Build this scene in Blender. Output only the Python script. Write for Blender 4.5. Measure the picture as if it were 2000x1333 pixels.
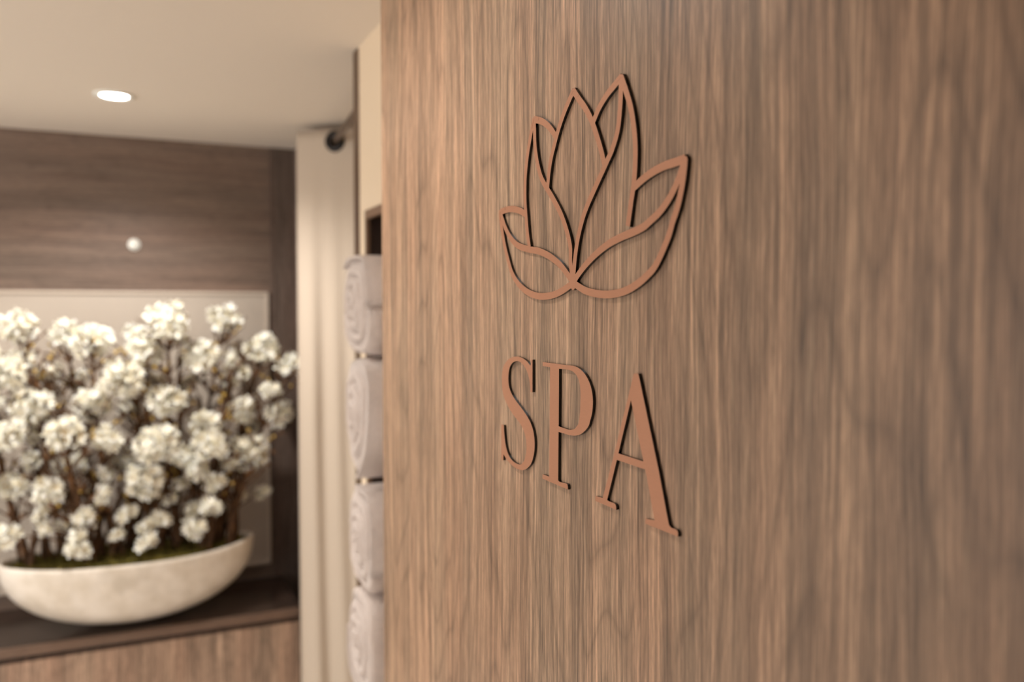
import bpy, bmesh, math, random
from mathutils import Vector, Matrix, noise
for o in list(bpy.data.objects): bpy.data.objects.remove(o)
PI = math.pi
SC = bpy.context.scene
COL = SC.collection
# ------------------------------------------------------------------ camera
CEIL = 2.33
EYE = Vector((0, 0, 1.65))
FPX, YAW, PITCH = 1650.0, math.radians(24.16), math.radians(-2.19)
FW = Vector((math.sin(YAW)*math.cos(PITCH), math.cos(YAW)*math.cos(PITCH), math.sin(PITCH)))
RT = Vector((math.cos(YAW), -math.sin(YAW), 0))
UP = RT.cross(FW)
cd = bpy.data.cameras.new('camera'); cam = bpy.data.objects.new('camera', cd); COL.objects.link(cam)
cam.matrix_world = Matrix.Translation(EYE) @ Matrix((RT, UP, -FW)).transposed().to_4x4()
cd.sensor_width = 36; cd.lens = FPX*36/2000; cd.clip_start = 0.02
cd.dof.use_dof = True; cd.dof.focus_distance = 0.86; cd.dof.aperture_fstop = 3.2
SC.camera = cam
SC.view_settings.view_transform = 'Standard'; SC.view_settings.look = 'None'
SC.view_settings.gamma = 1; SC.view_settings.exposure = 0.72
SC.view_settings.use_curve_mapping = False
# ------------------------------------------------------------------ world: even fill light, added to enter through the open left side
w = bpy.data.worlds.new('world'); SC.world = w; w.use_nodes = True
w.node_tree.nodes['Background'].inputs[0].default_value = (1.0, 0.985, 0.955, 1)
w.node_tree.nodes['Background'].inputs[1].default_value = 1.75
SPOTS = [(-0.043, 2.998, 34.0), (-0.043, 1.25, 9.0), (-0.043, -0.75, 2.5), (-1.5, 2.998, 24.0), (-1.5, 1.25, 20.0)]

def hit(px, py, ax, v):
    """point where the sight line of a measured picture point meets the real surface  (axis ax) = v"""
    d = FW + RT*((px-1000)/FPX) + UP*((666.5-py)/FPX)
    return EYE + d*((v-EYE[ax])/d[ax])

# ------------------------------------------------------------------ helpers
def lin(c):
    return tuple(((x/255)/12.92 if x/255 <= .04045 else ((x/255+.055)/1.055)**2.4) for x in c)+(1,)

def tag(o, label=None, cat=None, group=None, kind=None):
    if label: o['label'] = label
    if cat: o['category'] = cat
    if group: o['group'] = group
    if kind: o['kind'] = kind
    return o

def empty(name, loc, label, cat, group=None):
    o = bpy.data.objects.new(name, None); o.location = loc; COL.objects.link(o); o.empty_display_size = .05
    return tag(o, label, cat, group)

def link(name, bm, mats, parent=None, smooth=False, origin=(0, 0, 0)):
    """bm is in world space; the object gets its origin at `origin` (or its parent's location)"""
    og = Vector(origin)
    bmesh.ops.translate(bm, verts=bm.verts, vec=-og)
    me = bpy.data.meshes.new(name); bm.to_mesh(me); bm.free()
    if not isinstance(mats, (list, tuple)): mats = [mats]
    for m in mats: me.materials.append(m)
    if smooth:
        for p in me.polygons: p.use_smooth = True
    o = bpy.data.objects.new(name, me); COL.objects.link(o)
    if parent:
        o.parent = parent
        pl = Vector((0, 0, 0)); q = parent
        while q: pl += q.location; q = q.parent
        o.location = og - pl
    else: o.location = og
    return o

def box(bm, a, b, mi=0, bev=0.0):
    r = bmesh.ops.create_cube(bm, size=1)
    s = [b[i]-a[i] for i in range(3)]; c = [(a[i]+b[i])/2 for i in range(3)]
    for v in r['verts']: v.co = Vector((v.co[0]*s[0]+c[0], v.co[1]*s[1]+c[1], v.co[2]*s[2]+c[2]))
    fs = {f for v in r['verts'] for f in v.link_faces}
    for f in fs: f.material_index = mi
    if bev:
        es = list({e for f in fs for e in f.edges})
        bmesh.ops.bevel(bm, geom=es, offset=bev, segments=2, affect='EDGES', profile=.6)

def tube(bm, pts, rad, seg=10, caps=True):
    pts = [Vector(p) for p in pts]; rings = []
    n = len(pts); ref = None
    for i, p in enumerate(pts):
        t = (pts[min(i+1, n-1)]-pts[max(i-1, 0)]).normalized()
        if ref is None: ref = t.orthogonal().normalized()
        a = (ref - t*ref.dot(t)).normalized(); ref = a
        b = t.cross(a); r = rad[i] if isinstance(rad, (list, tuple)) else rad
        rings.append([bm.verts.new(p+(a*math.cos(2*PI*k/seg)+b*math.sin(2*PI*k/seg))*r) for k in range(seg)])
    for i in range(n-1):
        for k in range(seg):
            bm.faces.new((rings[i][k], rings[i][(k+1) % seg], rings[i+1][(k+1) % seg], rings[i+1][k]))
    if caps:
        bm.faces.new(rings[0][::-1]); bm.faces.new(rings[-1])

def catmull(pts, sub=8, closed=False):
    P = [Vector(p) for p in pts]; n = len(P); out = []
    m = n if closed else n-1
    for i in range(m):
        p0 = P[(i-1) % n] if closed or i > 0 else P[0]*2-P[1]
        p1 = P[i]; p2 = P[(i+1) % n]
        p3 = P[(i+2) % n] if closed or i+2 < n else P[-1]*2-P[-2]
        for k in range(sub):
            t = k/sub
            out.append(.5*((2*p1)+(p2-p0)*t+(2*p0-5*p1+4*p2-p3)*t*t+(3*p1-p0-3*p2+p3)*t**3))
    if not closed: out.append(P[-1])
    return out

# ------------------------------------------------------------------ materials
def mat(name, col=(200, 200, 200), rough=.6, metal=0.0, spec=.5, coat=0.0):
    m = bpy.data.materials.new(name); m.use_nodes = True
    b = m.node_tree.nodes['Principled BSDF']
    b.inputs['Base Color'].default_value = lin(col); b.inputs['Roughness'].default_value = rough
    b.inputs['Metallic'].default_value = metal; b.inputs['Specular IOR Level'].default_value = spec
    b.inputs['Coat Weight'].default_value = coat
    return m

class NG:
    def __init__(s, m): s.t = m.node_tree; s.b = s.t.nodes['Principled BSDF']
    def n(s, ty, **kw):
        x = s.t.nodes.new(ty)
        for k, v in kw.items(): setattr(x, k, v)
        return x
    def put(s, sock, v):
        if hasattr(v, 'is_output') or isinstance(v, bpy.types.NodeSocket): s.t.links.new(v, sock)
        else: sock.default_value = v
    def m(s, op, a, b=0.0, c=None, clamp=False):
        x = s.n('ShaderNodeMath', operation=op, use_clamp=clamp); s.put(x.inputs[0], a); s.put(x.inputs[1], b)
        if c is not None: s.put(x.inputs[2], c)
        return x.outputs[0]
    def vec(s, x, y, z=0.0):
        c = s.n('ShaderNodeCombineXYZ'); s.put(c.inputs[0], x); s.put(c.inputs[1], y); s.put(c.inputs[2], z); return c.outputs[0]
    def noise(s, v, scale=1.0, detail=2.0, rough=.5):
        x = s.n('ShaderNodeTexNoise'); s.put(x.inputs['Vector'], v); x.inputs['Scale'].default_value = scale
        x.inputs['Detail'].default_value = detail; x.inputs['Roughness'].default_value = rough; return x.outputs['Fac']
    def ramp(s, f, stops):
        x = s.n('ShaderNodeValToRGB'); s.put(x.inputs[0], f); e = x.color_ramp.elements
        e[0].position, e[0].color = stops[0]; e[1].position, e[1].color = stops[-1]
        for p, c in stops[1:-1]:
            q = e.new(p); q.color = c
        return x.outputs[0]
    def mix(s, f, a, b, bl='MIX'):
        x = s.n('ShaderNodeMix', data_type='RGBA', blend_type=bl); s.put(x.inputs[0], f); s.put(x.inputs[6], a); s.put(x.inputs[7], b); return x.outputs[2]

def wood(name, cols, across='y', along='z', rough=.42, band=26.0, fine=330.0, contrast=1.0, seed=0.0, streak=(215, 185, 150), bump=.06):
    m = mat(name, rough=rough, spec=.35); g = NG(m)
    tc = g.n('ShaderNodeTexCoord'); sp = g.n('ShaderNodeSeparateXYZ'); g.t.links.new(tc.outputs['Object'], sp.inputs[0])
    ix = {'x': 0, 'y': 1, 'z': 2}
    u = g.m('ADD', sp.outputs[ix[across]], seed); v = g.m('ADD', sp.outputs[ix[along]], seed*1.7)
    wv = g.noise(g.vec(g.m('MULTIPLY', u, 7.0), g.m('MULTIPLY', v, 1.5)), 1, 2, .5)
    wf = g.noise(g.vec(g.m('MULTIPLY', u, 24.0), g.m('MULTIPLY', v, 5.0), 3.1), 1, 2, .5)
    uw = g.m('ADD', g.m('MULTIPLY_ADD', wv, .035, u), g.m('MULTIPLY', wf, .006))
    bands = g.noise(g.vec(g.m('MULTIPLY', uw, band), g.m('MULTIPLY', v, .7)), 1, 3, .55)
    hue = g.noise(g.vec(g.m('MULTIPLY', uw, band*.55), g.m('MULTIPLY', v, 1.1), 7.7), 1, 2, .5)
    fn = g.noise(g.vec(g.m('MULTIPLY', uw, fine), g.m('MULTIPLY', v, 4.5), 1.3), 1, 4, .7)
    mid = g.noise(g.vec(g.m('MULTIPLY', uw, fine*.32), g.m('MULTIPLY', v, 1.6), 5.3), 1, 2, .5)
    vf = g.noise(g.vec(g.m('MULTIPLY', uw, fine*3.2), g.m('MULTIPLY', v, 34.0), 2.3), 1, 3, .7)
    ct = g.noise(g.vec(g.m('MULTIPLY', u, 6.5), g.m('MULTIPLY', v, 1.15), 11.0), 1, 1.5, .45)
    fr = g.m('PINGPONG', g.m('MULTIPLY', ct, 15.0), .5)
    line = g.m('POWER', g.m('MULTIPLY', fr, 2.0), 5.0)
    a, b_, c = [lin(q) for q in cols]
    col = g.ramp(bands, [(.30, a), (.5, b_), (.70, c)])
    red = g.ramp(hue, [(.35, (.97, 1.0, 1.01, 1)), (.65, (1.03, .985, .97, 1))])
    col = g.mix(1.0, col, red, 'MULTIPLY')
    def gain(col, f, amt):
        k = g.m('MULTIPLY_ADD', g.m('SUBTRACT', f, .5), amt*contrast, 1.0)
        return g.mix(1.0, col, g.vec(k, k, k), 'MULTIPLY')
    col = gain(col, fn, 2.6); col = gain(col, mid, 1.1); col = gain(col, vf, 2.2)
    kd = g.m('MULTIPLY_ADD', line, -.30*contrast, 1.0); col = g.mix(1.0, col, g.vec(kd, kd, kd), 'MULTIPLY')
    st = g.noise(g.vec(g.m('MULTIPLY', uw, fine*1.25), g.m('MULTIPLY', v, 9.0), 9.9), 1, 2, .6)
    sf = g.m('MULTIPLY', g.m('MULTIPLY_ADD', st, 7.0, -4.35, clamp=True), .42*contrast)
    col = g.mix(sf, col, lin(streak))
    g.t.links.new(col, g.b.inputs['Base Color'])
    bp = g.n('ShaderNodeBump'); bp.inputs['Strength'].default_value = bump; bp.inputs['Distance'].default_value = .0006
    g.t.links.new(fn, bp.inputs['Height']); g.t.links.new(bp.outputs[0], g.b.inputs['Normal'])
    return m

M = {}
M['panel'] = wood('oak_panel', [(152, 124, 101), (173, 139, 112), (188, 152, 123)], 'y', 'z')
M['dark_h'] = wood('dark_oak_horizontal', [(108, 90, 79), (118, 99, 87), (128, 108, 95)], 'z', 'x', rough=.45, band=18, fine=150, contrast=.45, seed=2.2, streak=(138, 118, 104))
M['dark_v'] = wood('dark_oak_vertical', [(96, 80, 71), (106, 89, 79), (114, 97, 86)], 'x', 'z', rough=.5, band=18, fine=150, contrast=.6, seed=4.2, streak=(120, 100, 86))
M['dark_v2'] = M['dark_v']
M['drawer'] = wood('drawer_oak', [(142, 118, 100), (160, 132, 112), (172, 144, 122)], 'x', 'z', rough=.45, band=16, fine=120, contrast=.8, seed=1.4, streak=(165, 140, 118))
M['counter'] = wood('counter_oak', [(52, 40, 34), (62, 49, 42), (74, 58, 49)], 'y', 'x', rough=.22, band=16, fine=120, contrast=.5, seed=6.4, streak=(90, 74, 62))
M['lip'] = wood('counter_lip_oak', [(96, 76, 64), (112, 90, 76), (126, 102, 86)], 'z', 'x', rough=.3, band=16, fine=120, contrast=.4, seed=3.3, streak=(140, 118, 100))
M['dark'] = mat('dark_bronze_trim', (92, 68, 48), .45)
M['niche'] = mat('dark_niche_lining', (62, 46, 38), .5)
M['niche_rim'] = mat('niche_rim_brown', (128, 100, 78), .45)
M['floor'] = mat('floor_stone', (226, 218, 208), .4)

def plaster(name, col, sc=60, amt=.05, rough=.8):
    m = mat(name, col, rough, spec=.25); g = NG(m)
    tc = g.n('ShaderNodeTexCoord'); f = g.noise(tc.outputs['Object'], sc, 4, .6)
    k = g.m('MULTIPLY_ADD', g.m('SUBTRACT', f, .5), amt, 1.0)
    g.t.links.new(g.mix(1.0, lin(col), g.vec(k, k, k), 'MULTIPLY'), g.b.inputs['Base Color'])
    bp = g.n('ShaderNodeBump'); bp.inputs['Strength'].default_value = .08; bp.inputs['Distance'].default_value = .001
    g.t.links.new(f, bp.inputs['Height']); g.t.links.new(bp.outputs[0], g.b.inputs['Normal'])
    return m
M['ceiling'] = plaster('ceiling_paint', (226, 214, 200), 40, .03)
M['cream'] = plaster('cream_wall', (230, 208, 180), 50, .03, .6)
M['beige'] = plaster('beige_board', (186, 172, 158), 90, .04, .7)
M['beige_rim'] = plaster('beige_rim', (200, 184, 168), 90, .03, .6)
M['curtain'] = plaster('curtain_fabric', (192, 175, 157), 500, .12, .8)
M['curtain'].node_tree.nodes['Principled BSDF'].inputs['Sheen Weight'].default_value = .05
M['white'] = mat('white_plastic', (238, 236, 228), .4)
M['rod'] = mat('dark_bronze_rod', (110, 92, 78), .32, .7)
M['ring'] = mat('black_eyelet', (30, 24, 22), .35, .5)
M['black'] = mat('black_acrylic_edge', (9, 7, 8), .12, 0, .6)

def copper():
    m = mat('brushed_copper', (192, 136, 104), .45, .35, .5); g = NG(m)
    tc = g.n('ShaderNodeTexCoord'); mp = g.n('ShaderNodeMapping'); mp.inputs['Scale'].default_value = (10, 90, 2600)
    g.t.links.new(tc.outputs['Object'], mp.inputs[0]); f = g.noise(mp.outputs[0], 1, 3, .6)
    k = g.m('MULTIPLY_ADD', g.m('SUBTRACT', f, .5), .28, 1.0)
    g.t.links.new(g.mix(1.0, lin((192, 136, 104)), g.vec(k, k, k), 'MULTIPLY'), g.b.inputs['Base Color'])
    return m
M['copper'] = copper()

def pearl():
    m = mat('mother_of_pearl', (232, 220, 196), .28, 0, .55, .35); g = NG(m)
    tc = g.n('ShaderNodeTexCoord'); vo = g.n('ShaderNodeTexVoronoi'); vo.inputs['Scale'].default_value = 22
    g.t.links.new(tc.outputs['Object'], vo.inputs['Vector'])
    f = g.noise(tc.outputs['Object'], 12, 3, .6)
    c1 = g.ramp(f, [(.35, lin((214, 200, 182))), (.65, lin((234, 222, 208)))])
    bw = g.n('ShaderNodeRGBToBW'); g.t.links.new(vo.outputs['Color'], bw.inputs[0])
    k = g.m('MULTIPLY_ADD', g.m('SUBTRACT', bw.outputs[0], .5), .10, 1.0)
    g.t.links.new(g.mix(1.0, c1, g.vec(k, k, k), 'MULTIPLY'), g.b.inputs['Base Color']); return m
M['pearl'] = pearl()

def towel():
    m = mat('towel_terry', (224, 206, 195), .95, 0, .1); g = NG(m); g.b.inputs['Sheen Weight'].default_value = .4
    tc = g.n('ShaderNodeTexCoord'); f = g.noise(tc.outputs['Object'], 260, 4, .7); f2 = g.noise(tc.outputs['Object'], 38, 3, .6)
    k = g.m('ADD', g.m('MULTIPLY_ADD', g.m('SUBTRACT', f, .5), .5, 1.0), g.m('MULTIPLY', g.m('SUBTRACT', f2, .5), .2))
    g.t.links.new(g.mix(1.0, lin((224, 206, 195)), g.vec(k, k, k), 'MULTIPLY'), g.b.inputs['Base Color'])
    bp = g.n('ShaderNodeBump'); bp.inputs['Strength'].default_value = .8; bp.inputs['Distance'].default_value = .006
    g.t.links.new(g.m('ADD', f, f2), bp.inputs['Height']); g.t.links.new(bp.outputs[0], g.b.inputs['Normal']); return m
M['towel'] = towel()

def petal(name, ca, cb):
    m = mat(name, ca, .6, 0, .3); g = NG(m)
    tc = g.n('ShaderNodeTexCoord'); f = g.noise(tc.outputs['Object'], 45, 2, .5)
    g.t.links.new(g.ramp(f, [(.4, lin(ca)), (.62, lin(cb))]), g.b.inputs['Base Color'])
    g.b.inputs['Subsurface Weight'].default_value = .15; g.b.inputs['Subsurface Radius'].default_value = (.01, .01, .006)
    return m
M['petal'] = petal('white_petal', (250, 248, 240), (244, 236, 214))
M['centre'] = mat('yellow_stamen', (214, 176, 84), .7)

def bark():
    m = mat('brown_bark', (90, 64, 44), .8, 0, .2); g = NG(m); tc = g.n('ShaderNodeTexCoord')
    f = g.noise(tc.outputs['Object'], 30, 4, .7)
    g.t.links.new(g.ramp(f, [(.35, lin((62, 44, 32))), (.55, lin((98, 70, 48))), (.72, lin((150, 106, 66)))]), g.b.inputs['Base Color']); return m
M['bark'] = bark()

def moss():
    m = mat('moss', (70, 66, 34), .95, 0, .1); g = NG(m); tc = g.n('ShaderNodeTexCoord')
    f = g.noise(tc.outputs['Object'], 45, 4, .7)
    g.t.links.new(g.ramp(f, [(.35, lin((58, 48, 28))), (.5, lin((92, 84, 38))), (.68, lin((128, 112, 56)))]), g.b.inputs['Base Color']); return m
M['moss'] = moss()
gl = bpy.data.materials.new('lamp_glass'); gl.use_nodes = True
gb = gl.node_tree.nodes['Principled BSDF']; gb.inputs['Emission Color'].default_value = (1, .95, .88, 1); gb.inputs['Emission Strength'].default_value = 14
M['lamp'] = gl

# ------------------------------------------------------------------ the setting
PX = .40        # face of the sign panel
CX = .548       # face of the cream wall beyond it
BY = 3.70       # back wall
def struct(name, parts, mats, label, bev=0.0):
    bm = bmesh.new()
    for p in parts: box(bm, p[0], p[1], p[2] if len(p) > 2 else 0, bev)
    return tag(link(name, bm, mats), label, kind='structure')

struct('floor', [((-3.2, -2.3, -.05), (1.8, BY+.1, 0))], M['floor'], 'pale stone floor of the corridor')
struct('ceiling', [((-3.2, -2.3, CEIL), (1.8, BY+.1, CEIL+.1))], M['ceiling'], 'smooth pale ceiling with a round recessed downlight')
struct('wall_right', [((PX, -2.2, 0), (CX, 1.449, CEIL))], M['panel'], 'tall brown oak panel with the copper lotus and lettering', .0008)
struct('wall_back', [((-3.2, BY, 0), (.535, BY+.1, CEIL))], M['dark_h'], 'dark brown oak back wall with horizontal grain above the beige board')
struct('trim_1', [((.535, BY-.006, 0), (.64, BY+.1, CEIL))], M['dark_v'], 'dark vertical-grained board at the right end of the back wall')
struct('wall_back_right', [((.64, 3.45, 0), (.74, BY+.1, CEIL))], M['dark_v'], 'dark wood return at the corner behind the curtain')
# cream wall with the towel niche cut into it
NY0, NY1, NZ0, NZ1 = 1.72, 2.133, .25, 1.90
CB = .60
struct('wall_cream', [((CX, 1.30, 0), (CB, NY0, CEIL)), ((CX, NY1, 0), (CB, 2.198, CEIL)), ((CX, NY0, NZ1), (CB, NY1, CEIL)), ((CX, NY0, 0), (CB, NY1, NZ0))],
       M['cream'], 'cream painted wall between the oak panel and the curtain')
struct('trim_2', [((CX-.003, 2.198, 0), (CB, 2.25, CEIL))], M['dark'], 'thin dark brown vertical trim at the end of the cream wall')
struct('wall_cubicle', [((CB, 2.15, 0), (1.7, 2.25, CEIL)), ((1.7, 2.15, 0), (1.8, 3.8, CEIL)), ((.74, 3.7, 0), (1.7, 3.8, CEIL))],
       M['cream'], 'cream inner walls of the cubicle behind the curtain')
struct('shade_wall_left', [((-1.2, -2.2, 0), (-1.1, .8, CEIL))], M['dark_v2'], 'unseen dark wood wall added beside the camera to shade the near oak panel')  # added out of view, blocks the world fill from the near panel
struct('shade_wall_behind', [((-1.1, -2.2, 0), (PX, -2.1, CEIL))], M['dark_v2'], 'unseen dark wood wall added behind the camera to darken the right of the oak panel')  # unseen, put in so the panel falls off darker to the right

# towel niche
t = empty('towel_niche', (CB, (NY0+NY1)/2, NZ0), 'dark brown wooden niche in the cream wall, full of rolled towels', 'niche')
bm = bmesh.new(); D = .95
box(bm, (CX+.006, NY0, NZ0), (D, NY0+.012, NZ1)); box(bm, (CX+.006, NY1-.012, NZ0), (D, NY1, NZ1))
box(bm, (CX+.006, NY0+.012, NZ1-.012), (D, NY1-.012, NZ1)); box(bm, (CX+.006, NY0+.012, NZ0), (D, NY1-.012, NZ0+.012))
box(bm, (D, NY0, NZ0), (D+.01, NY1, NZ1)); link('lining', bm, M['niche'], t, origin=t.location)
bm = bmesh.new()
for a, b in (((NY0, NZ0), (NY0+.016, NZ1)), ((NY1-.016, NZ0), (NY1, NZ1)), ((NY0+.016, NZ1-.022), (NY1-.016, NZ1)), ((NY0+.016, NZ0), (NY1-.016, NZ0+.016))):
    box(bm, (CX-.004, a[0], a[1]), (CX+.006, b[0], b[1]))
link('frame', bm, M['niche_rim'], t, origin=t.location)
SHELF = [.752, 1.260]
for z in SHELF:
    bm = bmesh.new(); box(bm, (CX+.012, NY0+.012, z-.014), (D, NY1-.012, z)); link('shelf', bm, M['niche'], t, origin=t.location)

# ------------------------------------------------------------------ rolled towels (axis pointing out of the niche)
def towel_roll(z0, h, y0, wy, x0, seed, label, phase, et=3.4, eb=3.4):
    rnd = random.Random(seed)
    bm = bmesh.new(); cx, cz = y0, z0+h/2; NS, NA = 16, 40
    L = .92-x0
    def sec(a, s, out):
        # slightly squashed round section with lumps of the folded terry
        c, sn = math.cos(a), math.sin(a)
        ex = et if sn > 0 else eb
        r = (abs(c)**ex+abs(sn)**ex)**(-1/ex)
        n = noise.noise(Vector((c*1.6+seed*7, sn*1.6, s*5)))*.06+noise.noise(Vector((c*5+seed, sn*5, s*9)))*.03
        r *= (1.03+n)*out
        return cx+wy/2*r*c, cz+h/2*max(-1, min(1, r*sn))
    rings = []
    for i in range(NS+1):
        s = i/NS
        edge = min(1, .95+.05*math.sin(min(1, s*9)*PI/2))
        rings.append([bm.verts.new((x0+.012+L*s*.98,)+sec(2*PI*k/NA, s, edge*.965)) for k in range(NA)])
    for i in range(NS):
        for k in range(NA): bm.faces.new((rings[i][k], rings[i+1][k], rings[i+1][(k+1) % NA], rings[i][(k+1) % NA]))
    # spiral end: concentric rolled layers with grooves between
    NR = 22; prev = rings[0]
    for j in range(1, NR+1):
        rr = 1-j/NR; cur = []
        for k in range(NA):
            a = 2*PI*k/NA
            y, z = sec(a, 0, max(rr, .02)*.83)
            layer = (rr*3.6 + a/(2*PI)+phase) % 1.0
            dep = .024*(abs(layer-.5)*2)**4 - .013*(1-rr**2) - .004*noise.noise(Vector((y*40, z*40, seed)))
            cur.append(bm.verts.new((x0+.004+dep, y, z)))
        for k in range(NA): bm.faces.new((prev[k], prev[(k+1) % NA], cur[(k+1) % NA], cur[k]))
        prev = cur
    bm.faces.new(prev[::-1]); bm.faces.new(rings[-1])
    # loose outer flap lying round the roll
    bmesh.ops.recalc_face_normals(bm, faces=bm.faces)
    o = tag(link('rolled_towel', bm, M['towel'], smooth=True, origin=(x0, y0, z0)), label, 'towel', 'rolled towels in the wall niche')
    bm = bmesh.new()
    a0 = phase*2*PI; rows = []
    for i in range(7):
        s = i/6*.9; row = []
        for k in range(15):
            a = a0+k/14*2.4; y, z = sec(a, s, 1.0*(1.0-.05*(k/14)**3))
            row.append(bm.verts.new((x0+.002+L*s, y, z)))
        rows.append(row)
    for i in range(6):
        for k in range(14): bm.faces.new((rows[i][k], rows[i+1][k], rows[i+1][k+1], rows[i][k+1]))
    bmesh.ops.recalc_face_normals(bm, faces=bm.faces)
    f = link('flap', bm, M['towel'], o, True, origin=(x0, y0, z0))
    sd = f.modifiers.new('thickness', 'SOLIDIFY'); sd.thickness = .007; sd.offset = 0
    return o
TW = [(1.5415, .226, 1.925, .23, .462, 3, 'thick taupe towel on top of the rolls in the niche, beside the curtain top', .12),
      (1.2605, .280, 1.912, .23, .460, 5, 'rolled taupe towel with a swirled end, second from the top of the niche', .36, 3.6, 1.4),
      (.9935, .2365, 1.925, .22, .470, 8, 'pale rolled towel just below the dark gap in the niche', .20),
      (.755, .238, 1.925, .225, .468, 11, 'lowest visible pale rolled towel, near the bottom edge of the photo', .62)]
for a in TW: towel_roll(*a)

# ------------------------------------------------------------------ sign: lotus emblem and letters, traced on the panel face
TH = .003
FX = PX-TH
def pl(px, py):
    p = hit(px, py, 0, FX); return Vector((p.y, p.z))
def crop(x0, y0, s): return lambda pts: [(x0+a/s, y0+b/s) for a, b in pts]
cA, cB, cC, cD, cE = crop(970, 220, 7.407), crop(970, 390, 6.347), crop(1080, 140, 6.667), crop(1100, 400, 6.667), crop(1220, 290, 7.407)
X0 = cD([(130, 1020)])
tA, tD, tG, tI, tL = cB([(40, 158)]), cA([(540, 100)]), cC([(268, 250)]), cC([(890, 70)]), cE([(875, 150)])
STROKES = [
 tA+cB([(55, 300), (92, 540), (142, 755), (195, 925), (270, 1048), (368, 1138), (470, 1187), (570, 1202), (690, 1185), (800, 1138)])+X0,
 tA+cB([(130, 124), (200, 118), (280, 136), (352, 178)]),
 tA+cB([(70, 240), (105, 345), (168, 470), (262, 570), (400, 618), (520, 640), (640, 695), (765, 790), (850, 890)])+X0,
 tD+cA([(498, 300), (448, 600), (417, 900), (410, 1100), (413, 1330)])+cB([(380, 400), (405, 590)]),
 tD+cA([(630, 118), (712, 165), (795, 255), (860, 360)]),
 tD+cA([(548, 250), (552, 420), (568, 600), (602, 790), (652, 960), (740, 1120)])+cB([(710, 10), (800, 190), (872, 400), (914, 600)])+cD([(95, 760)])+X0,
 tG+cC([(230, 330), (150, 520), (75, 740), (14, 970)])+cA([(785, 680), (755, 880), (737, 1085)]),
 tG+cC([(345, 370), (422, 480), (503, 640), (575, 850), (635, 1060), (668, 1210)]),
 tI+cC([(800, 178), (700, 305), (602, 470), (530, 640)]),
 tI+cC([(885, 180), (882, 320), (872, 500), (843, 760), (775, 1000), (682, 1215)])+cD([(318, 0), (238, 240), (184, 480), (150, 740)])+X0,
 tI+cC([(950, 250), (1015, 480), (1055, 740), (1073, 1000)])+cE([(147, 330), (125, 560), (90, 800), (45, 1125)]),
 tL+cE([(720, 205), (560, 258), (400, 345), (270, 440), (140, 560)]),
 tL+cE([(845, 250), (797, 390), (725, 570), (635, 740), (510, 915), (370, 1050)])+cD([(1050, 285), (930, 348), (750, 425), (590, 512), (430, 640), (300, 775), (200, 905)])+X0,
 tL+cE([(862, 300), (827, 560), (765, 850), (692, 1070), (625, 1300)])+cD([(1215, 770), (1100, 915), (960, 1037), (790, 1130), (600, 1170), (430, 1158), (280, 1115)])+X0]
W = .0072
def prism(bm, poly, lift=0.0):
    """extrude a polygon given as (y,z) from the panel face to the front face"""
    area = sum(poly[i].x*poly[(i+1) % len(poly)].y-poly[(i+1) % len(poly)].x*poly[i].y for i in range(len(poly)))
    if area < 0: poly = poly[::-1]
    fr = [bm.verts.new((FX-lift, p.x, p.y)) for p in poly]; bk = [bm.verts.new((PX, p.x, p.y)) for p in poly]
    n = len(poly); ed = [bm.edges.new((fr[i], fr[(i+1) % n])) for i in range(n)]
    return fr, bk, ed
def side(bm, fr, bk):
    n = len(fr)
    for i in range(n): bm.faces.new((fr[i], fr[(i+1) % n], bk[(i+1) % n], bk[i])).material_index = 1
LOTUS_Y, LOTUS_Z = .72, 1.615
bm = bmesh.new()
ends = {}
for si, st in enumerate(STROKES):
    c = catmull([pl(*p) for p in st], 7)
    L, R = [], []
    for i, p in enumerate(c):
        tt = (c[min(i+1, len(c)-1)]-c[max(i-1, 0)]).normalized(); nn = Vector((-tt.y, tt.x))
        L.append(p+nn*W/2); R.append(p-nn*W/2)
    ends[si] = (L, R, c)
    fx = FX-si*1.2e-5
    fl = [bm.verts.new((fx, p.x, p.y)) for p in L]; frr = [bm.verts.new((fx, p.x, p.y)) for p in R]
    bl = [bm.verts.new((PX, p.x, p.y)) for p in L]; br = [bm.verts.new((PX, p.x, p.y)) for p in R]
    for i in range(len(c)-1):
        bm.faces.new((fl[i], fl[i+1], frr[i+1], frr[i]))
        bm.faces.new((fl[i], bl[i], bl[i+1], fl[i+1])).material_index = 1
        bm.faces.new((frr[i], frr[i+1], br[i+1], br[i])).material_index = 1
    bm.faces.new((fl[0], frr[0], br[0], bl[0])).material_index = 1
    bm.faces.new((fl[-1], bl[-1], br[-1], frr[-1])).material_index = 1
# pointed tips where two strokes meet
for a, b, tip in ((0, 1, cB([(28, 140)])), (3, 4, cA([(520, 78)])), (6, 7, cC([(275, 213)])), (8, 10, cC([(903, 28)])), (11, 13, cE([(903, 116)]))):
    tp = pl(*tip[0])
    cen = ends[a][2][0]
    def far(s):
        k = 3 if (a, b) != (8, 10) else 6
        l, r = ends[s][0], ends[s][1]
        d = (tp-cen)
        other = ends[b if s == a else a][2][4]
        q = max((l, r), key=lambda e: (e[3]-other).length)
        return q
    qa, qb = far(a), far(b)
    k = 5
    poly = [tp]+qa[0:k]+[ends[a][2][k], cen, ends[b][2][k]]+qb[0:k][::-1]
    poly = [tp, qa[2], qa[k], ends[a][2][k], cen, ends[b][2][k], qb[k], qb[2]]
    fr, bk, ed = prism(bm, poly, 2e-4)
    bm.faces.new(fr); side(bm, fr, bk)
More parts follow.
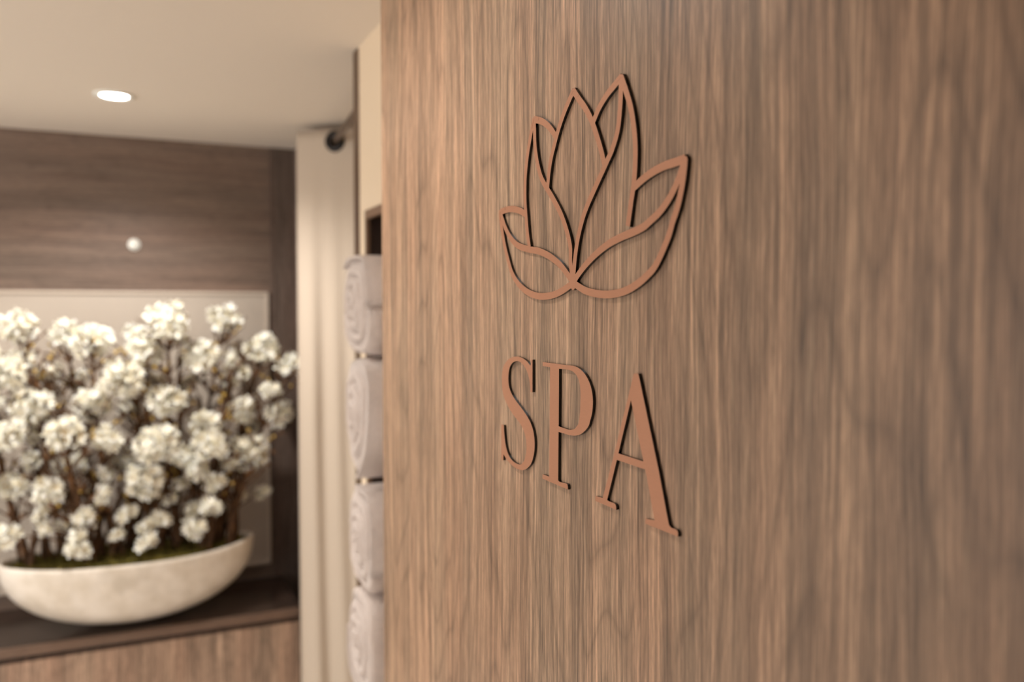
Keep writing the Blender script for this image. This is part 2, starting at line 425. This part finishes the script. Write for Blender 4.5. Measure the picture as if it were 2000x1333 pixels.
# the little diamond where all stems meet
c0 = pl(*X0[0])
poly = [c0+Vector((math.cos(q)*.0058, math.sin(q)*.0072)) for q in [PI*2*i/12 for i in range(12)]]
fr, bk, ed = prism(bm, poly, 1.85e-4); bm.faces.new(fr); side(bm, fr, bk)
for f in bm.faces:
    if f.material_index == 0 and abs(f.normal.x) < .5:
        f.normal_update()
for f in bm.faces:
    f.normal_update()
    if abs(f.normal.x) > .9 and f.normal.x > 0: f.normal_flip()
tag(link('lotus_emblem', bm, [M['copper'], M['black']], origin=(PX, LOTUS_Y, LOTUS_Z)),
    'copper outline lotus flower emblem mounted on the brown oak panel', 'emblem')

def letter(name, loops, label):
    """loops of picture points; first is the outline, the rest are holes"""
    bm = bmesh.new(); ed = []; sides = []
    for lp in loops:
        pts = []
        for seg in lp:                       # ('c', points) smooth run, ('l', points) straight corners
            P = [pl(*q) for q in seg[1]]
            pts += catmull(P, 6) if seg[0] == 'c' else P
        cl = []
        for p in pts:
            if not cl or (p-cl[-1]).length > 2e-4: cl.append(p)
        if (cl[0]-cl[-1]).length < 2e-4: cl.pop()
        fr, bk, e = prism(bm, cl); ed += e; sides.append((fr, bk))
    bmesh.ops.triangle_fill(bm, use_beauty=True, edges=ed, normal=(-1, 0, 0))
    for f in bm.faces:
        f.normal_update()
        if f.normal.x > 0: f.normal_flip()
    for fr, bk in sides: side(bm, fr, bk)
    ys = [v.co.y for v in bm.verts]; zs = [v.co.z for v in bm.verts]
    return tag(link(name, bm, [M['copper'], M['black']], origin=(PX, (min(ys)+max(ys))/2, min(zs))), label, 'letter', 'copper letters on the oak panel')
Sa, Sb = crop(975, 685, 11.11), crop(975, 805, 11.11)
letter('sign_letter', [[
    ('l', Sa([(722, 200), (690, 203), (680, 330)])),
    ('c', Sa([(676, 330), (600, 235), (500, 165), (390, 132), (290, 145), (190, 200), (110, 310), (72, 430), (58, 620), (66, 820), (100, 1000), (165, 1160), (255, 1320)])+Sb([(340, 108), (405, 190), (480, 300), (540, 430), (575, 570), (590, 720), (585, 880), (550, 1030), (510, 1105), (468, 1140), (410, 1138), (310, 1080), (230, 985), (178, 870), (138, 710), (112, 500), (100, 290)])),
    ('l', Sb([(98, 285), (45, 278), (45, 1048), (88, 1050), (92, 925)])),
    ('c', Sb([(96, 925), (150, 1015), (230, 1115), (330, 1205), (440, 1255), (530, 1262), (610, 1222), (690, 1125), (735, 1000), (764, 830), (768, 640), (742, 430), (690, 260), (620, 120), (550, 10)])+Sa([(440, 1195), (340, 1060), (260, 920), (212, 770), (198, 600), (210, 450), (240, 340), (300, 260), (385, 230), (460, 252), (540, 335), (595, 440), (640, 570), (665, 720), (680, 905)])),
    ('l', Sa([(722, 908)]))]], 'copper letter S below the lotus emblem')
Pa, Pb = crop(1050, 690, 9.525), crop(1050, 830, 9.525)
letter('sign_letter', [[
    ('l', Pa([(95, 168)])),
    ('c', Pa([(300, 192), (500, 220), (650, 236), (750, 272), (850, 355), (930, 475), (985, 610), (1018, 760), (1028, 930), (1012, 1120), (972, 1280)])+Pb([(950, 20), (885, 110), (800, 178), (700, 205), (600, 196), (500, 168), (390, 135)])),
    ('l', Pb([(382, 1025)])), ('c', Pb([(390, 1050), (440, 1075), (540, 1100), (562, 1150), (562, 1208)])),
    ('l', Pb([(88, 1003), (92, 922), (215, 967)])), ('l', Pa([(232, 262), (95, 243)]))],
   [('l', Pa([(398, 292)])), ('c', Pa([(500, 302), (590, 318), (665, 350), (725, 420), (770, 520), (792, 650), (797, 850), (788, 1100), (765, 1290)])+Pb([(735, 20), (680, 80), (600, 96), (500, 68), (392, 30)]))]],
   'copper letter P between the S and the A')
Aa, Ab, Ac = crop(1150, 720, 9.525), crop(1150, 860, 9.525), crop(1240, 920, 9.52)
letter('sign_letter', [[
    ('l', Aa([(838, 92), (922, 98)])), ('l', Ac([(445, 10), (622, 960)])), ('c', Ac([(640, 1020), (690, 1066), (770, 1098), (800, 1150), (800, 1228)])),
    ('l', Ac([(192, 985), (200, 890), (365, 925)])), ('l', Ab([(1052, 552), (522, 370), (342, 1112)])),
    ('c', Ab([(350, 1125), (400, 1150), (478, 1182), (505, 1230), (510, 1300)])), ('l', Ab([(118, 1132), (124, 1042), (258, 1080), (438, 390)]))],
   [('l', Aa([(783, 592)])+Ab([(1015, 400), (550, 248)]))]],
   'copper letter A at the right end of the word')

# ------------------------------------------------------------------ curtain rod and curtain
ra, rb = Vector((.612, 2.25, 2.262)), Vector((.712, 3.45, 2.258))
t = empty('curtain_rod', ra, 'bronze curtain rod running from the cream wall through the eyelet', 'rod')
bm = bmesh.new(); tube(bm, [ra.lerp(rb, i/12) for i in range(13)], .0125, 16); link('rod', bm, M['rod'], t, True, origin=ra)
for q, dy in ((ra, .008), (rb, -.008)):
    bm = bmesh.new(); tube(bm, [q, q+Vector((0, dy, 0))], .028, 20); link('end_flange', bm, M['rod'], t, False, origin=q)

NW = 3; CY0 = 2.93; STEP = .032
def rodp(y): return ra.lerp(rb, (y-2.25)/1.2)
key = [(.90, 2.90), (.83, 2.965), (.563, 3.20), (.80, 3.03), (.588, 3.240), (.80, 3.07), (.592, 3.275), (.78, 3.12)]
prof = catmull([Vector(k) for k in key], 26)
bm = bmesh.new(); NZ = 60; rows = []
zt, zb = 2.303, .03
for j in range(NZ+1):
    s = j/NZ; z = zt+(zb-zt)*s; row = []
    for i, p in enumerate(prof):
        u = i/len(prof)
        x, y = p
        # soft secondary pleats that open up downwards
        q = max(0, min(1, (2.20-z)/.9))
        ph = (x-.563)/(.062+.022*s)*2*PI+.9*math.sin(s*2.6)
        off = q*(.012*math.sin(ph)+.003*math.sin(ph*.53+2+i*.03)) + q*.004*noise.noise(Vector((i*.12, s*4, 2)))
        y2 = y+off*(.6+.4*s)*1.25
        if s < .02: y2 += 0
        row.append(bm.verts.new((x, y2, z)))
    rows.append(row)
for j in range(NZ):
    for i in range(len(prof)-1): bm.faces.new((rows[j][i], rows[j][i+1], rows[j+1][i+1], rows[j+1][i]))
bmesh.ops.recalc_face_normals(bm, faces=bm.faces)
ct = empty('curtain', (.67, 3.1, .03), 'long cream eyelet curtain drawn together beside the dark back wall', 'curtain')
cf = link('fabric', bm, M['curtain'], ct, True, origin=ct.location)
sd = cf.modifiers.new('thickness', 'SOLIDIFY'); sd.thickness = .003; sd.offset = 0
# eyelet rings where the fabric crosses the rod
def crossings():
    out = []
    for i in range(len(prof)-1):
        a, b = prof[i], prof[i+1]
        da, db = a.x-rodp(a.y).x, b.x-rodp(b.y).x
        if da*db <= 0 and (b-a).length > 0:
            out.append((a.lerp(b, abs(da)/(abs(da)+abs(db)+1e-9)), (b-a).normalized()))
    return out
for c, tan in crossings()[:6]:
    nrm = Vector((-tan.y, tan.x, 0)); tv = Vector((tan.x, tan.y, 0)); p = Vector((c.x, c.y, rodp(c.y).z))
    bm = bmesh.new(); ring = []; NA = 28
    for k in range(NA):
        a = 2*PI*k/NA; d = tv*math.cos(a)+Vector((0, 0, 1))*math.sin(a)
        ring.append([bm.verts.new(p+d*r+nrm*h) for r, h in ((.0135, .008), (.038, .009), (.040, 0), (.038, -.009), (.0135, -.008))])
    for k in range(NA):
        for q in range(5): bm.faces.new((ring[k][q], ring[k][(q+1) % 5], ring[(k+1) % NA][(q+1) % 5], ring[(k+1) % NA][q]))
    bmesh.ops.recalc_face_normals(bm, faces=bm.faces)
    link('eyelet', bm, M['ring'], ct, True, origin=p)

# ------------------------------------------------------------------ downlights
def downlight(x, y, power, label):
    t = empty('downlight', (x, y, CEIL), label, 'downlight', 'recessed ceiling downlights')
    bm = bmesh.new(); N = 32; pr_ = [(.062, 0), (.061, -.004), (.047, -.006), (.043, -.003), (.040, -.001)]
    rg = [[bm.verts.new((x+r*math.cos(2*PI*k/N), y+r*math.sin(2*PI*k/N), CEIL+h)) for r, h in pr_] for k in range(N)]
    for k in range(N):
        for q in range(4): bm.faces.new((rg[k][q], rg[k][q+1], rg[(k+1) % N][q+1], rg[(k+1) % N][q]))
    bmesh.ops.recalc_face_normals(bm, faces=bm.faces)
    link('trim_ring', bm, M['white'], t, True, origin=(x, y, CEIL))
    bm = bmesh.new()
    vs = [bm.verts.new((x+.042*math.cos(2*PI*k/N), y+.042*math.sin(2*PI*k/N), CEIL-.002)) for k in range(N)]
    ce = bm.verts.new((x, y, CEIL-.005))
    for k in range(N): bm.faces.new((vs[k], ce, vs[(k+1) % N]))
    link('lens', bm, M['lamp'], t, True, origin=(x, y, CEIL))
    ld = bpy.data.lights.new('downlight_lamp', 'SPOT'); ld.energy = power; ld.color = (1, .985, .95)
    ld.spot_size = math.radians(150); ld.spot_blend = .8; ld.shadow_soft_size = .035
    lo = bpy.data.objects.new('downlight_lamp', ld); COL.objects.link(lo); lo.parent = t; lo.location = (0, 0, -.045)
LB = ['bright round recessed downlight in the pale ceiling above the flowers'] + ['round recessed downlight in the ceiling beside the lotus panel, above the frame', 'round recessed downlight in the ceiling behind the camera', 'round recessed downlight in the ceiling left of the flower bowl, outside the frame', 'round recessed downlight in the ceiling at the open left side, outside the frame']
for (x, y, p), lb in zip(SPOTS, LB): downlight(x, y, p, lb)

# ------------------------------------------------------------------ back wall: beige board and small white button
t = empty('beige_wall_board', (-.45, BY, .554), 'large beige board in a thin pale frame on the dark wall behind the flowers', 'wall board')
a, b = hit(523, 571, 1, BY-.02), hit(530, 1101, 1, BY-.02)
bx0, bx1, bz0, bz1 = -1.45, b.x, b.z, a.z
bm = bmesh.new(); box(bm, (bx0+.012, BY-.013, bz0+.012), (bx1-.012, BY, bz1-.012)); link('board', bm, M['beige'], t, origin=(bx0, BY, bz0))
bm = bmesh.new()
for p, q in (((bx0, bz0), (bx0+.012, bz1)), ((bx1-.012, bz0), (bx1, bz1)), ((bx0+.012, bz1-.012), (bx1-.012, bz1)), ((bx0+.012, bz0), (bx1-.012, bz0+.012))):
    box(bm, (p[0], BY-.02, p[1]), (q[0], BY, q[1]), 0, .001)
link('frame', bm, M['beige_rim'], t, origin=(bx0, BY, bz0))
q = hit(262, 478, 1, BY)
t = empty('wall_button', q, 'small round white button on the dark wall above the flowers', 'wall button')
bm = bmesh.new(); tube(bm, [q, q-Vector((0, .006, 0))], .023, 24); link('base', bm, M['white'], t, False, origin=q)
bm = bmesh.new(); tube(bm, [q-Vector((0, d, 0)) for d in (.006, .010, .014, .016)], [.019, .0185, .015, .007], 24); link('cap', bm, M['white'], t, True, origin=q)

# ------------------------------------------------------------------ counter with drawers
CT = .50; CF = 3.262
t = empty('counter_cabinet', (-.5, 3.5, 0), 'dark oak counter with a thick rounded top under the flower bowl', 'counter')
bm = bmesh.new(); box(bm, (-2.0, CF+.016, CT-.030), (.572, BY-.006, CT), 0, .002); link('edge_strip', (lambda e: (box(e, (-2.0, CF, CT-.036), (.572, CF+.016, CT-.0005), 0, .006), e)[1])(bmesh.new()), M['lip'], t, origin=(-.5, CF, CT)); link('countertop', bm, M['counter'], t, origin=(-.5, 3.5, CT))
bm = bmesh.new(); box(bm, (-2.0, CF+.03, 0.06), (.572, BY-.006, CT-.032)); box(bm, (-1.96, CF+.06, 0), (.55, BY-.03, .06)); link('body', bm, M['niche'], t, origin=(-.5, 3.5, 0))
for x0, x1 in ((-1.995, -1.27), (-1.262, -.54), (-.532, .568)):
    bm = bmesh.new(); box(bm, (x0, CF+.004, .07), (x1, CF+.03, CT-.054), 0, .0015); link('drawer', bm, M['drawer'], t, origin=((x0+x1)/2, CF, .2))

# ------------------------------------------------------------------ bowl with moss and blossoming branches
BC = Vector((-.015, 3.385, CT)); BL, BW, BH = .430, .185, .256
plant = empty('potted_blossoms', BC, 'white blossom branches planted in a long pearl-coloured boat bowl on the dark counter', 'potted plant')
bm = bmesh.new(); NA, NR = 72, 20
def rimz(c): return CT+BH+.022*abs(c)**3*(1 if c > 0 else .3)
def bowlpt(a, t, inset=0.0):
    # t 0 at the bottom .. 1 at the rim, superelliptic wall
    c, s = math.cos(a), math.sin(a)
    r = (1-(1-t)**2.35)**(1/2.05)
    rz = rimz(c)
    sx = (abs(c)**1)*(1 if c > 0 else -1); sy = abs(s)**1.12*(1 if s > 0 else -1)
    return Vector((BC.x+(BL-inset)*r*sx, BC.y+(BW-inset)*r*sy, CT+(rz-CT)*t+inset*(1-t)))
outer = [[bm.verts.new(bowlpt(2*PI*k/NA, j/NR)) for k in range(NA)] for j in range(1, NR+1)]
inner = [[bm.verts.new(bowlpt(2*PI*k/NA, j/NR, .010)) for k in range(NA)] for j in range(NR, 9, -1)]
bot = bm.verts.new((BC.x, BC.y, CT))
for k in range(NA): bm.faces.new((bot, outer[0][k], outer[0][(k+1) % NA]))
seq = outer+inner
for j in range(len(seq)-1):
    for k in range(NA): bm.faces.new((seq[j][k], seq[j+1][k], seq[j+1][(k+1) % NA], seq[j][(k+1) % NA]))
bm.faces.new(seq[-1])
bmesh.ops.recalc_face_normals(bm, faces=bm.faces)
link('bowl', bm, M['pearl'], plant, True, origin=BC)
bm = bmesh.new(); rr = []
for j in range(1, 15):
    row = []
    for k in range(96):
        a = 2*PI*k/96; s = j/14; c = math.cos(a)
        sy = abs(math.sin(a))**1.12*(1 if math.sin(a) > 0 else -1)
        x, y = BC.x+(BL-.016)*s*c, BC.y+(BW-.014)*s*sy
        z = CT+BH-.016+.018*abs(s*c)**3*(1 if c > 0 else .3)+.03*(1-s**3)*(.5+.5*noise.noise(Vector((x*9, y*9, 1))))+.010*noise.noise(Vector((x*40, y*40, 4)))
        row.append(bm.verts.new((x, y, z)))
    rr.append(row)
cv = bm.verts.new((BC.x, BC.y, CT+BH+.01))
for k in range(96): bm.faces.new((cv, rr[0][k], rr[0][(k+1) % 96]))
for j in range(13):
    for k in range(96): bm.faces.new((rr[j][k], rr[j+1][k], rr[j+1][(k+1) % 96], rr[j][(k+1) % 96]))
# tufts
rnd = random.Random(4)
for i in range(700):
    a, s = rnd.uniform(0, 2*PI), math.sqrt(rnd.random())*.97
    x, y = BC.x+(BL-.02)*s*math.cos(a), BC.y+(BW-.02)*s*math.sin(a)*.95; z = CT+BH-.012+.018*abs(s*math.cos(a))**3*(1 if math.cos(a) > 0 else .3)+.012*(1-s**3)
    d = Vector((rnd.uniform(-.6, .6), rnd.uniform(-.6, .6), 1)).normalized()*rnd.uniform(.012, .028)
    e = Vector((rnd.uniform(-1, 1), rnd.uniform(-1, 1), 0)).normalized()*.004
    p = Vector((x, y, z)); bm.faces.new([bm.verts.new(q) for q in (p-e, p+e, p+d)])
link('moss', bm, M['moss'], plant, True, origin=BC)

# blossom clusters: picture position and radius in px, distance Y
# sizes measured on the blossoms
CL = [(32, 640, 36, 3.44), (128, 650, 27, 3.5), (180, 668, 42, 3.4), (325, 626, 42, 3.38), (262, 652, 22, 3.5), (285, 688, 38, 3.42), (350, 662, 20, 3.5),
      (392, 694, 36, 3.4), (437, 622, 30, 3.56), (515, 682, 38, 3.5), (465, 730, 27, 3.44), (570, 712, 25, 3.44), (545, 808, 31, 3.44), (18, 728, 44, 3.42),
      (95, 730, 27, 3.48), (235, 742, 44, 3.36), (60, 795, 42, 3.4), (178, 792, 40, 3.38), (125, 850, 38, 3.34), (328, 782, 36, 3.38), (400, 826, 30, 3.4),
      (408, 868, 32, 3.36), (308, 866, 46, 3.34), (470, 802, 29, 3.42), (530, 760, 20, 3.4), (485, 882, 40, 3.46), (205, 856, 27, 3.38), (15, 850, 34, 3.4),
      (22, 950, 28, 3.44), (92, 958, 28, 3.36), (150, 902, 22, 3.44), (240, 895, 30, 3.5), (200, 968, 20, 3.36), (282, 942, 40, 3.38), (355, 890, 24, 3.44),
      (388, 915, 24, 3.38), (352, 945, 17, 3.44), (418, 942, 23, 3.38), (412, 990, 22, 3.36), (380, 1032, 22, 3.36), (376, 998, 15, 3.4), (462, 968, 20, 3.5),
      (512, 962, 17, 3.54), (14, 1045, 25, 3.36), (80, 1004, 18, 3.38), (88, 1034, 13, 3.36), (165, 1010, 24, 3.36), (125, 1028, 14, 3.4), (150, 1076, 20, 3.31),
      (152, 1050, 14, 3.33), (248, 1004, 18, 3.38), (284, 1028, 15, 3.36), (314, 1014, 16, 3.36), (286, 1060, 17, 3.33), (60, 900, 20, 3.48), (112, 915, 16, 3.5),
      (40, 700, 26, 3.56), (250, 800, 24, 3.52), (150, 745, 22, 3.54), (440, 762, 18, 3.52), (365, 750, 20, 3.54), (500, 830, 20, 3.52), (300, 745, 22, 3.54),
      (-40, 690, 40, 3.42), (-45, 780, 42, 3.38), (-60, 880, 38, 3.4), (-40, 960, 30, 3.38), (-120, 720, 40, 3.44), (-130, 820, 42, 3.4), (-120, 920, 34, 3.4),
      (452, 700, 14, 3.42), (205, 925, 14, 3.42), (330, 975, 14, 3.44), (225, 1045, 11, 3.38), (440, 905, 14, 3.44), (70, 850, 18, 3.5)]
def floret(bm, c, n, r, rnd):
    n = n.normalized(); a = n.orthogonal().normalized(); b = n.cross(a); ph = rnd.uniform(0, 2*PI)
    np_ = 5
    ce = bm.verts.new(c-n*r*.15)
    for k in range(np_):
        th = ph+2*PI*k/np_; d = a*math.cos(th)+b*math.sin(th); e = n.cross(d)
        cup = rnd.uniform(.15, .7)
        m1 = c+d*r*.55+n*r*.18*cup; m2 = c+d*r*1.0+n*r*(.35+.5*cup)
        v = [bm.verts.new(m1-e*r*.36+n*r*.08), bm.verts.new(m1+e*r*.36+n*r*.08), bm.verts.new(m2-e*r*.30), bm.verts.new(m2+e*r*.30), bm.verts.new(m2+d*r*.2), bm.verts.new(m1)]
        bm.faces.new((ce, v[5], v[0])); bm.faces.new((ce, v[1], v[5])); bm.faces.new((v[0], v[5], v[4], v[2])); bm.faces.new((v[5], v[1], v[3], v[4]))
    # stamen dot
    q = c+n*r*.10
    s = [bm.verts.new(q+(a*math.cos(t_)+b*math.sin(t_))*r*.20) for t_ in (0, 1.57, 3.14, 4.71)]; tp = bm.verts.new(q+n*r*.22)
    for k in range(4): bm.faces.new((s[k], s[(k+1) % 4], tp)).material_index = 1
def bud(bm, c, r):
    res = bmesh.ops.create_icosphere(bm, subdivisions=1, radius=r, matrix=Matrix.Translation(c) @ Matrix.Diagonal((1, 1, 1.3, 1)))
NB = 15
rnd = random.Random(12)
bases = [Vector((BC.x-.33+.66*i/(NB-1), BC.y+rnd.uniform(-.07, .07), CT+BH-.02)) for i in range(NB)]
cls = []
for px, py, r, Y in CL:
    Y -= .075 if py > 840 else .03
    r *= 1.08 if py > 840 else 1
    p = hit(px, py, 1, Y); cls.append((p, r*(p-EYE).dot(FW)/FPX))
asg = {i: [] for i in range(NB)}
for p, R in cls:
    fan = BC.x+(p.x-BC.x)*.62
    i = min(range(NB), key=lambda i: abs(bases[i].x-fan)+abs(bases[i].y-p.y)*.6+.03*len(asg[i])); asg[i].append((p, R))
for i in range(NB):
    L = sorted(asg[i], key=lambda q: q[0].z)
    bm = bmesh.new(); b = bases[i]
    if L: top = L[-1][0]
    else: top = b+Vector((rnd.uniform(-.1, .1), 0, .35))
    def stem(p0, p1, r0, r1, bend):
        n = 9; m = (p0+p1)/2+Vector((bend*rnd.uniform(-1, 1), bend*rnd.uniform(-.5, .5), 0)); m.x = m.x*.75+p0.x*.25
        pts = []
        for k in range(n+1):
            t_ = k/n; q = p0*(1-t_)**2+m*2*t_*(1-t_)+p1*t_*t_
            q = q+Vector((noise.noise(q*11)*.012, noise.noise(q*11+Vector((5, 0, 0)))*.012, 0))*math.sin(t_*PI)
            pts.append(q)
        tube(bm, pts, [r0+(r1-r0)*k/n for k in range(n+1)], 6); return pts
    trunk = stem(b, top-Vector((0, 0, .02)), rnd.uniform(.011, .016), .004, .06)
    for _ in range(3): stem(b+Vector((rnd.uniform(-.03, .03), rnd.uniform(-.03, .06), 0)), b+Vector((rnd.uniform(-.13, .13), rnd.uniform(-.03, .11), rnd.uniform(.22, .42))), rnd.uniform(.007, .011), .003, .08)
    for p, R in L[:-1]:
        h = [q for q in trunk if q.z < p.z-.04] or [trunk[0]]
        s0 = h[-1] if (h[-1]-p).length > .05 else h[0]
        if p.z < b.z+.12: s0 = trunk[0]
        stem(s0, p, .0048, .002, .03)
    for _ in range(36):          # bare twigs with brown buds
        q = rnd.choice(trunk[2:-1]); d = Vector((rnd.uniform(-.12, .12), rnd.uniform(-.08, .08), rnd.uniform(.04, .14)))
        tw = stem(q, q+d, .0040, .0018, .02)
        for z_ in tw[4::2]:
            bud(bm, z_+Vector((rnd.uniform(-.006, .006), 0, .004)), rnd.uniform(.004, .0075))
            if rnd.random() < .18:
                for f in bm.faces[-20:] if hasattr(bm.faces, '__getitem__') and not bm.faces.ensure_lookup_table() else []: f.material_index = 1
    br = link('branch', bm, [M['bark'], M['centre']], plant, True, origin=b)
    for p, R in L:
        bm = bmesh.new(); N = max(9, int(46*(R/.08)**1.2))
        fr_ = .021 if R > .05 else .016
        nl = 4 if R > .06 else (3 if R > .04 else 2)
        ph = rnd.uniform(0, 6.28); lobes = []
        for q in range(nl):
            a = ph+q*2*PI/nl; lobes.append((p+Vector((math.cos(a)*R*.42*rnd.uniform(.7, 1.3), rnd.uniform(-.25, .25)*R, math.sin(a)*R*.38*rnd.uniform(.7, 1.2))), R*rnd.uniform(.36, .58)))
        for lc, lr in lobes:
            M_ = max(4, int(N*1.25/nl))
            for k in range(M_):
                zc = 1-2*(k+.5)/M_; a = k*2.39996+rnd.uniform(-.4, .4); q = math.sqrt(1-zc*zc)
                d = Vector((q*math.cos(a), q*math.sin(a), zc))
                floret(bm, lc+d*lr*rnd.uniform(.5, .95), d+Vector([rnd.uniform(-.5, .5) for _ in range(3)]), fr_*rnd.uniform(.75, 1.15), rnd)
        for k in range(N//3):
            d = Vector([rnd.uniform(-1, 1) for _ in range(3)]).normalized(); bud(bm, p+d*R*rnd.uniform(.3, .95), rnd.uniform(.007, .011))
        link('blossom_cluster', bm, [M['petal'], M['centre']], br, True, origin=p)
